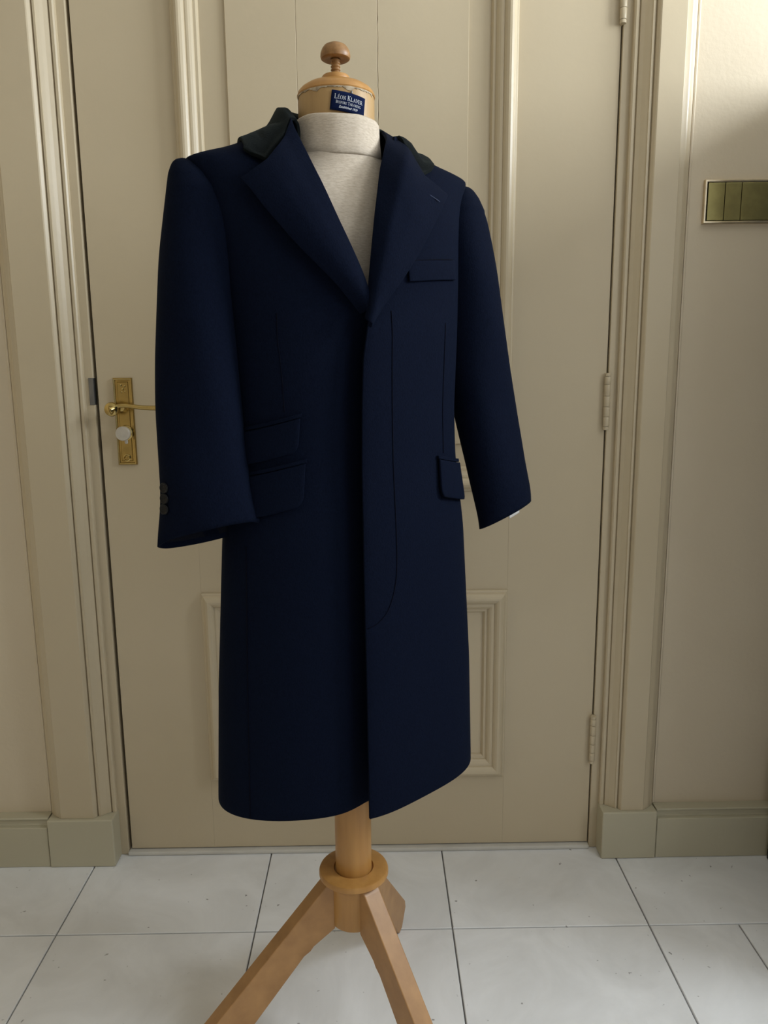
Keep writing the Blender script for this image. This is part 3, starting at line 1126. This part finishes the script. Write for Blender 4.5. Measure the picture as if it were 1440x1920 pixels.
out_L = [S(-0.012, 1.262, .006, 1), S(.012, 1.294, .009, 1), S(.037, 1.324, .011, 1), S(.068, 1.364, .012, 1), S(.093, 1.401, .012, 1), S(.121, 1.440, .010, 1), S(.137, 1.458, .007, 1)]
top_L = [S(.137, 1.458, .007, 1), S(.113, 1.470, .008, 1), S(.095, 1.481, .009, 1), S(.086, 1.503, .010, 1), Vector((.080, -.056, 1.525)), Vector((0.069, 0.005, 1.562))]


def lapel(name, roll, out, top, side):
    r = smooth_pts(roll, 40)
    o_ = smooth_pts(out, 40)
    bottom = [Vector(roll[0]), Vector(out[0])]
    tp = [Vector(p) for p in reversed(top)]      # roll top to outer corner
    rows = coons(r, o_, bottom, tp, 44, 22)
    nv = 22
    for row in rows:
        for k in range(nv + 1):
            v = k / nv
            p = row[k]
            # soft roll: sheet bulges out just beside the roll edge
            p.y -= 0.010 * math.sin(PI * min(1, v * 1.0)) ** 1.0 * 0.6
            if p.z < 1.52:
                lim = surf(p.x, p.z, side, 0.004)
                if p.y > lim.y and v > 0.03:
                    p.y = lim.y
    return sheet(name, rows, 'navy_wool', 0.0055, (0, -1, 0), 0.0018)


lapel('lapel', roll_R, out_R, top_R, -1)
lapL = lapel('lapel', roll_L, out_L, top_L, 1)

# ---- velvet collar
fold = [(-0.0890, -0.040, 1.552), (-0.0915, -0.012, 1.571), (-0.0905, 0.016, 1.581), (-0.080, 0.050, 1.588), (-0.045, 0.078, 1.592), (0.0, 0.086, 1.592), (0.040, 0.078, 1.586), (0.067, 0.054, 1.578), (0.0740, 0.028, 1.571), (0.069, 0.005, 1.562)]
cend_R = [(-0.0890, -0.040, 1.552), (-.1035, -.059, 1.5235), tuple(S(-.1185, 1.504, .011, -1)), tuple(S(-.136, 1.4825, .009, -1)), tuple(S(-.150, 1.4900, .007, -1)), (-.163, -.040, 1.5015)]
couter = [(-.163, -.040, 1.5015), (-.155, .006, 1.519), (-.142, .055, 1.522), (-.100, .098, 1.525), (0.0, .116, 1.527), (.092, .098, 1.522), (.140, .050, 1.514), (.138, -.005, 1.511), (.122, -.058, 1.4955)]
cend_L = [(0.069, 0.005, 1.562), (.081, -.057, 1.5255), tuple(S(.0860, 1.504, .011, 1)), tuple(S(.095, 1.4815, .009, 1)), tuple(S(.108, 1.4875, .007, 1)), (.122, -.058, 1.4955)]
fo = smooth_pts(fold, 60)
co = smooth_pts(couter, 60)
rows = coons(fo, co, cend_R, cend_L, 80, 20, 5)
for row in rows:
    for k, p in enumerate(row):
        v = k / 20
        p.z += 0.002 * math.sin(PI * v)
        # keep the leaf above the shoulder
        for _ in range(int(24 * min(1, v / 0.5))):
            if p.z > 1.545:
                break
            a, bf, bb, n, cx = ring(p.z)
            d = 0.003
            b = (bf if p.y < 0 else bb) + d
            if (abs(p.x - cx) / (a + d)) ** n + (abs(p.y) / b) ** n >= 1:
                break
            w = min(1.0, max(0.0, -p.y / 0.035))
            p.z += 0.001 * (1 - w)
            p.y -= 0.001 * w
# roll over the fold into the inner stand
full = []
for row in rows:
    f0 = row[0]
    d = Vector((NX - f0.x, -f0.y, 0))
    k = max(0.002, min(0.011, d.length - 0.0735))
    d.normalize()
    full.append([f0 + d * k + Vector((0, 0, -0.030)), f0 + d * k + Vector((0, 0, -0.012)), f0 + d * k * 0.85 + Vector((0, 0, -0.004)), f0 + d * k * 0.5 + Vector((0, 0, 0.0005))] + row)
sheet('velvet_collar', full, 'velvet', 0.005, (0, 0, 1), 0.0016)

# ---- sleeves: height, centre x, centre y, half long axis, half short axis
SLV = {-1: [(.958, -.2345, -.038, .0790, .037), (.985, -.2340, -.035, .0735, .040), (1.02, -.2341, -.032, .0675, .044), (1.08, -.2357, -.027, .0640, .048), (1.15, -.2360, -.020, .0623, .052),
             (1.22, -.2340, -.012, .0600, .057), (1.29, -.2300, -.006, .0570, .062), (1.36, -.2230, -.002, .0555, .066), (1.42, -.2170, .000, .0505, .060), (1.455, -.2220, .000, .0400, .050),
             (1.475, -.2280, .000, .0310, .038), (1.487, -.2330, .000, .0220, .026), (1.494, -.2365, .000, .0140, .016), (1.497, -.2375, .000, .0050, .006)],
       1: [(.944, .2930, -.020, .0545, .034), (.965, .2898, -.020, .0581, .036), (1.02, .2761, -.018, .0621, .040), (1.08, .2625, -.015, .0605, .045), (1.12, .2540, -.012, .0590, .048),
           (1.20, .2360, -.008, .0580, .054), (1.29, .2180, -.004, .0570, .060), (1.36, .2050, -.002, .0550, .064), (1.42, .1975, .000, .0475, .060), (1.452, .1985, .000, .0395, .050),
           (1.472, .2010, .000, .0300, .038), (1.484, .2045, .000, .0210, .026), (1.491, .2075, .000, .0135, .016), (1.494, .2085, .000, .0050, .006)]}


def sleeve_ring(side, z, grow=0.0, n=56, ex=2.2):
    T = SLV[side]
    cx, cy, m, w = [interp([(r[0], r[k]) for r in T], z) if z > 1.45 else smooth_tab([(r[0], r[k]) for r in T], z, 0.02) for k in range(1, 5)]
    m += grow
    w += grow
    d = math.radians(20)
    ux, uy = math.cos(d), side * math.sin(d)
    out = []
    for k in range(n):
        t = 2 * PI * k / n
        s, c = math.sin(t), math.cos(t)
        u = m * math.copysign(abs(c) ** (2 / ex), c)
        v = w * math.copysign(abs(s) ** (2 / ex), s)
        x = cx + u * ux - v * uy
        y = cy + u * uy + v * ux
        out.append((x, y, u, v))
    return out


def sleeve(side):
    T = SLV[side]
    z0, z1 = T[0][0], T[-1][0]
    rows = []
    NZ = 80
    for i in range(NZ + 1):
        t = i / NZ
        t = 1 - (1 - t) ** 1.25
        z = z0 + (z1 - z0) * t
        row = []
        k = max(0.0, 1 - (z - z0) / 0.10) ** 1.5
        for x, y, u, v in sleeve_ring(side, z):
            if side < 0:
                dz = k * (0.22 * u - 0.40 * v)
            else:
                dz = k * (0.28 * u - 0.45 * v)
            # soft cloth waves
            wv = 0.0018 * math.sin(9 * z * 2 + 3 * u / 0.06) * min(1, (z1 - z) / 0.1)
            row.append((x + wv * 0.5, y + wv, z + dz))
        rows.append(row)
    o = grid_mesh('sleeve', rows, 'navy_wool', coat, True)
    me = o.data
    cxm = T[4][1]
    s = sum(((p.center.x - cxm) * p.normal.x + p.center.y * p.normal.y) * p.area for p in me.polygons)
    if s < 0:
        me.flip_normals()
    md = o.modifiers.new('thick', 'SOLIDIFY')
    md.thickness = 0.004
    md.offset = -1
    # lining tube inside the cuff
    rl = []
    for j in range(8):
        z = z0 + 0.006 + 0.012 * j
        k = max(0.0, 1 - (z - z0) / 0.10) ** 1.5
        rl.append([(x, y, z + (k * (0.22 * u - 0.40 * v) if side < 0 else k * (0.28 * u - 0.45 * v))) for x, y, u, v in sleeve_ring(side, z, -0.0055)])
    ln = grid_mesh('cuff_lining', rl, 'lining', o, True)
    return o


slR = sleeve(-1)
slL = sleeve(1)
slR['label'] = 'sleeve with three small cuff buttons'

# cuff buttons on the viewer-left sleeve
for z in (1.0035, 1.0190, 1.0345):
    pts = sleeve_ring(-1, z)
    # outermost side turned to the viewer
    best = min(pts, key=lambda p: p[0] * 0.93 + p[1] * 0.55)
    c = Vector((interp([(r[0], r[1]) for r in SLV[-1]], z), interp([(r[0], r[2]) for r in SLV[-1]], z), z))
    p = Vector((best[0], best[1], z + 0.2 * best[2] * 0.0))
    nrm = (p - c)
    nrm = Vector((-0.75, -0.62, 0)).normalized()
    R = nrm.to_track_quat('Z', 'Y').to_matrix()
    prof = [(0.0005, 0.0005), (0.0068, 0.0005), (0.0078, 0.0018), (0.0078, 0.0032), (0.0068, 0.0040), (0.0058, 0.0034), (0.0045, 0.0026), (0.0005, 0.0026)]
    V, F = [], []
    n = 24
    for r, h in prof:
        for k in range(n):
            a = 2 * PI * k / n
            V.append(p + R @ Vector((r * math.cos(a), r * math.sin(a), h)))
    for i in range(len(prof) - 1):
        for k in range(n):
            F.append((i * n + k, i * n + (k + 1) % n, (i + 1) * n + (k + 1) % n, (i + 1) * n + k))
    mesh('cuff_button', V, F, 'button_horn', slR, True)

# pale tab of lining peeking out of the far cuff
rows = []
for j in range(4):
    z = SLV[1][0][0] + 0.001 + 0.004 * j
    R_ = sleeve_ring(1, z, -0.0065, 120)
    rows.append([(x, y, z - 0.007 + (0.28 * u - 0.45 * v) * max(0.0, 1 - (z - SLV[1][0][0]) / 0.10) ** 1.5) for x, y, u, v in R_[82:92]])
tb = grid_mesh('lining_tab', rows, 'cream_lining', slL)
md = tb.modifiers.new('thick', 'SOLIDIFY')
md.thickness = 0.0008


# ---- pocket flaps, welts
def patch(name, TL, TR, BR, BL, offs, thick, side, mat='navy_wool', n=14, roundc=0.25, parent=None):
    rows = []
    for i in range(n + 1):
        v = i / n
        row = []
        for k in range(n + 1):
            u = k / n
            uu = u
            # rounded lower corners
            if roundc and v > 1 - roundc:
                t = (v - (1 - roundc)) / roundc
                ins = roundc * 0.45 * (1 - math.sqrt(max(0.0, 1 - t * t * 0.96)))
                uu = ins + u * (1 - 2 * ins)
            x = (TL[0] * (1 - uu) + TR[0] * uu) * (1 - v) + (BL[0] * (1 - uu) + BR[0] * uu) * v
            z = (TL[1] * (1 - uu) + TR[1] * uu) * (1 - v) + (BL[1] * (1 - uu) + BR[1] * uu) * v
            row.append(surf(x, z, side, offs[0] * (1 - v) + offs[1] * v))
        rows.append(row)
    return sheet(name, rows, mat, thick, (0, -1, 0), 0.0012, parent=parent)


fl = patch('pocket_flap', (-.186, 1.1080), (-.104, 1.1320), (-.108, 1.0830), (-.187, 1.0590), (.002, .0035), .0045, -1)
patch('pocket_welt', (-.186, 1.1150), (-.102, 1.1390), (-.103, 1.1335), (-.186, 1.1095), (.001, .001), .0045, -1, roundc=0, n=6, parent=fl)
fl = patch('pocket_flap', (-.188, 1.0405), (-.098, 1.0655), (-.104, 1.0030), (-.190, .9780), (.002, .004), .0045, -1)
patch('pocket_welt', (-.188, 1.0475), (-.096, 1.0725), (-.097, 1.0670), (-.188, 1.0420), (.001, .001), .0045, -1, roundc=0, n=6, parent=fl)
fl = patch('pocket_flap', (.1215, 1.0595), (.1880, 1.0440), (.1920, .9820), (.1230, 1.0000), (.002, .004), .0045, 1)
patch('pocket_welt', (.1195, 1.0660), (.1880, 1.0505), (.1880, 1.0450), (.1200, 1.0605), (.001, .001), .0045, 1, roundc=0, n=6, parent=fl)
patch('breast_pocket_welt', (.059, 1.3560), (.154, 1.3660), (.157, 1.3370), (.0605, 1.3270), (.0012, .0015), .0035, 1, roundc=0)


# ---- seams
def seam(name, pts, side, w=0.0014, mat='seam_thread', off=0.0008, parent=None):
    P = smooth_pts([(p[0], 0, p[1]) for p in pts], 60)
    rows = []
    for i, p in enumerate(P):
        t = (P[min(i + 1, len(P) - 1)] - P[max(0, i - 1)]).normalized()
        nrm = Vector((-t.z, 0, t.x)) * w / 2
        a, b = p + nrm, p - nrm
        rows.append([surf(a.x, a.z, side, off), surf(p.x, p.z, side, off + 0.0002), surf(b.x, b.z, side, off)])
    o = grid_mesh(name, rows, mat, parent or coat)
    fix_out(o, (0, -1, 0))
    md = o.modifiers.new('thick', 'SOLIDIFY')
    md.thickness = 0.0004
    return o


seam('placket_seam', [(.030, 1.285), (.029, 1.195), (.030, 1.115), (.032, 1.034), (.034, .951), (.034, .900), (.029, .866), (.018, .837), (.001, .819), (-.019, .811)], 1)
seam('dart_seam', [(-.133, 1.281), (-.132, 1.242), (-.128, 1.197), (-.125, 1.141)], -1)
seam('dart_seam', [(.136, 1.271), (.135, 1.211), (.134, 1.144), (.137, 1.068)], 1)
seam('side_seam', [(-.197, .50), (-.192, .70), (-.183, .94)], -1)
seam('welt_seam', [(.059, 1.3572), (.105, 1.3622), (.154, 1.3674)], 1, 0.0016)
# lapel buttonhole
P0, P1 = S(.092, 1.4530, .0225, 1), S(.112, 1.4445, .0200, 1)
tube('buttonhole', [P0.lerp(P1, k / 8) + Vector((0, -0.0005, 0)) for k in range(9)], [0.0004] + [0.0008] * 7 + [0.0004], 'light_stitch', lapL, 8)
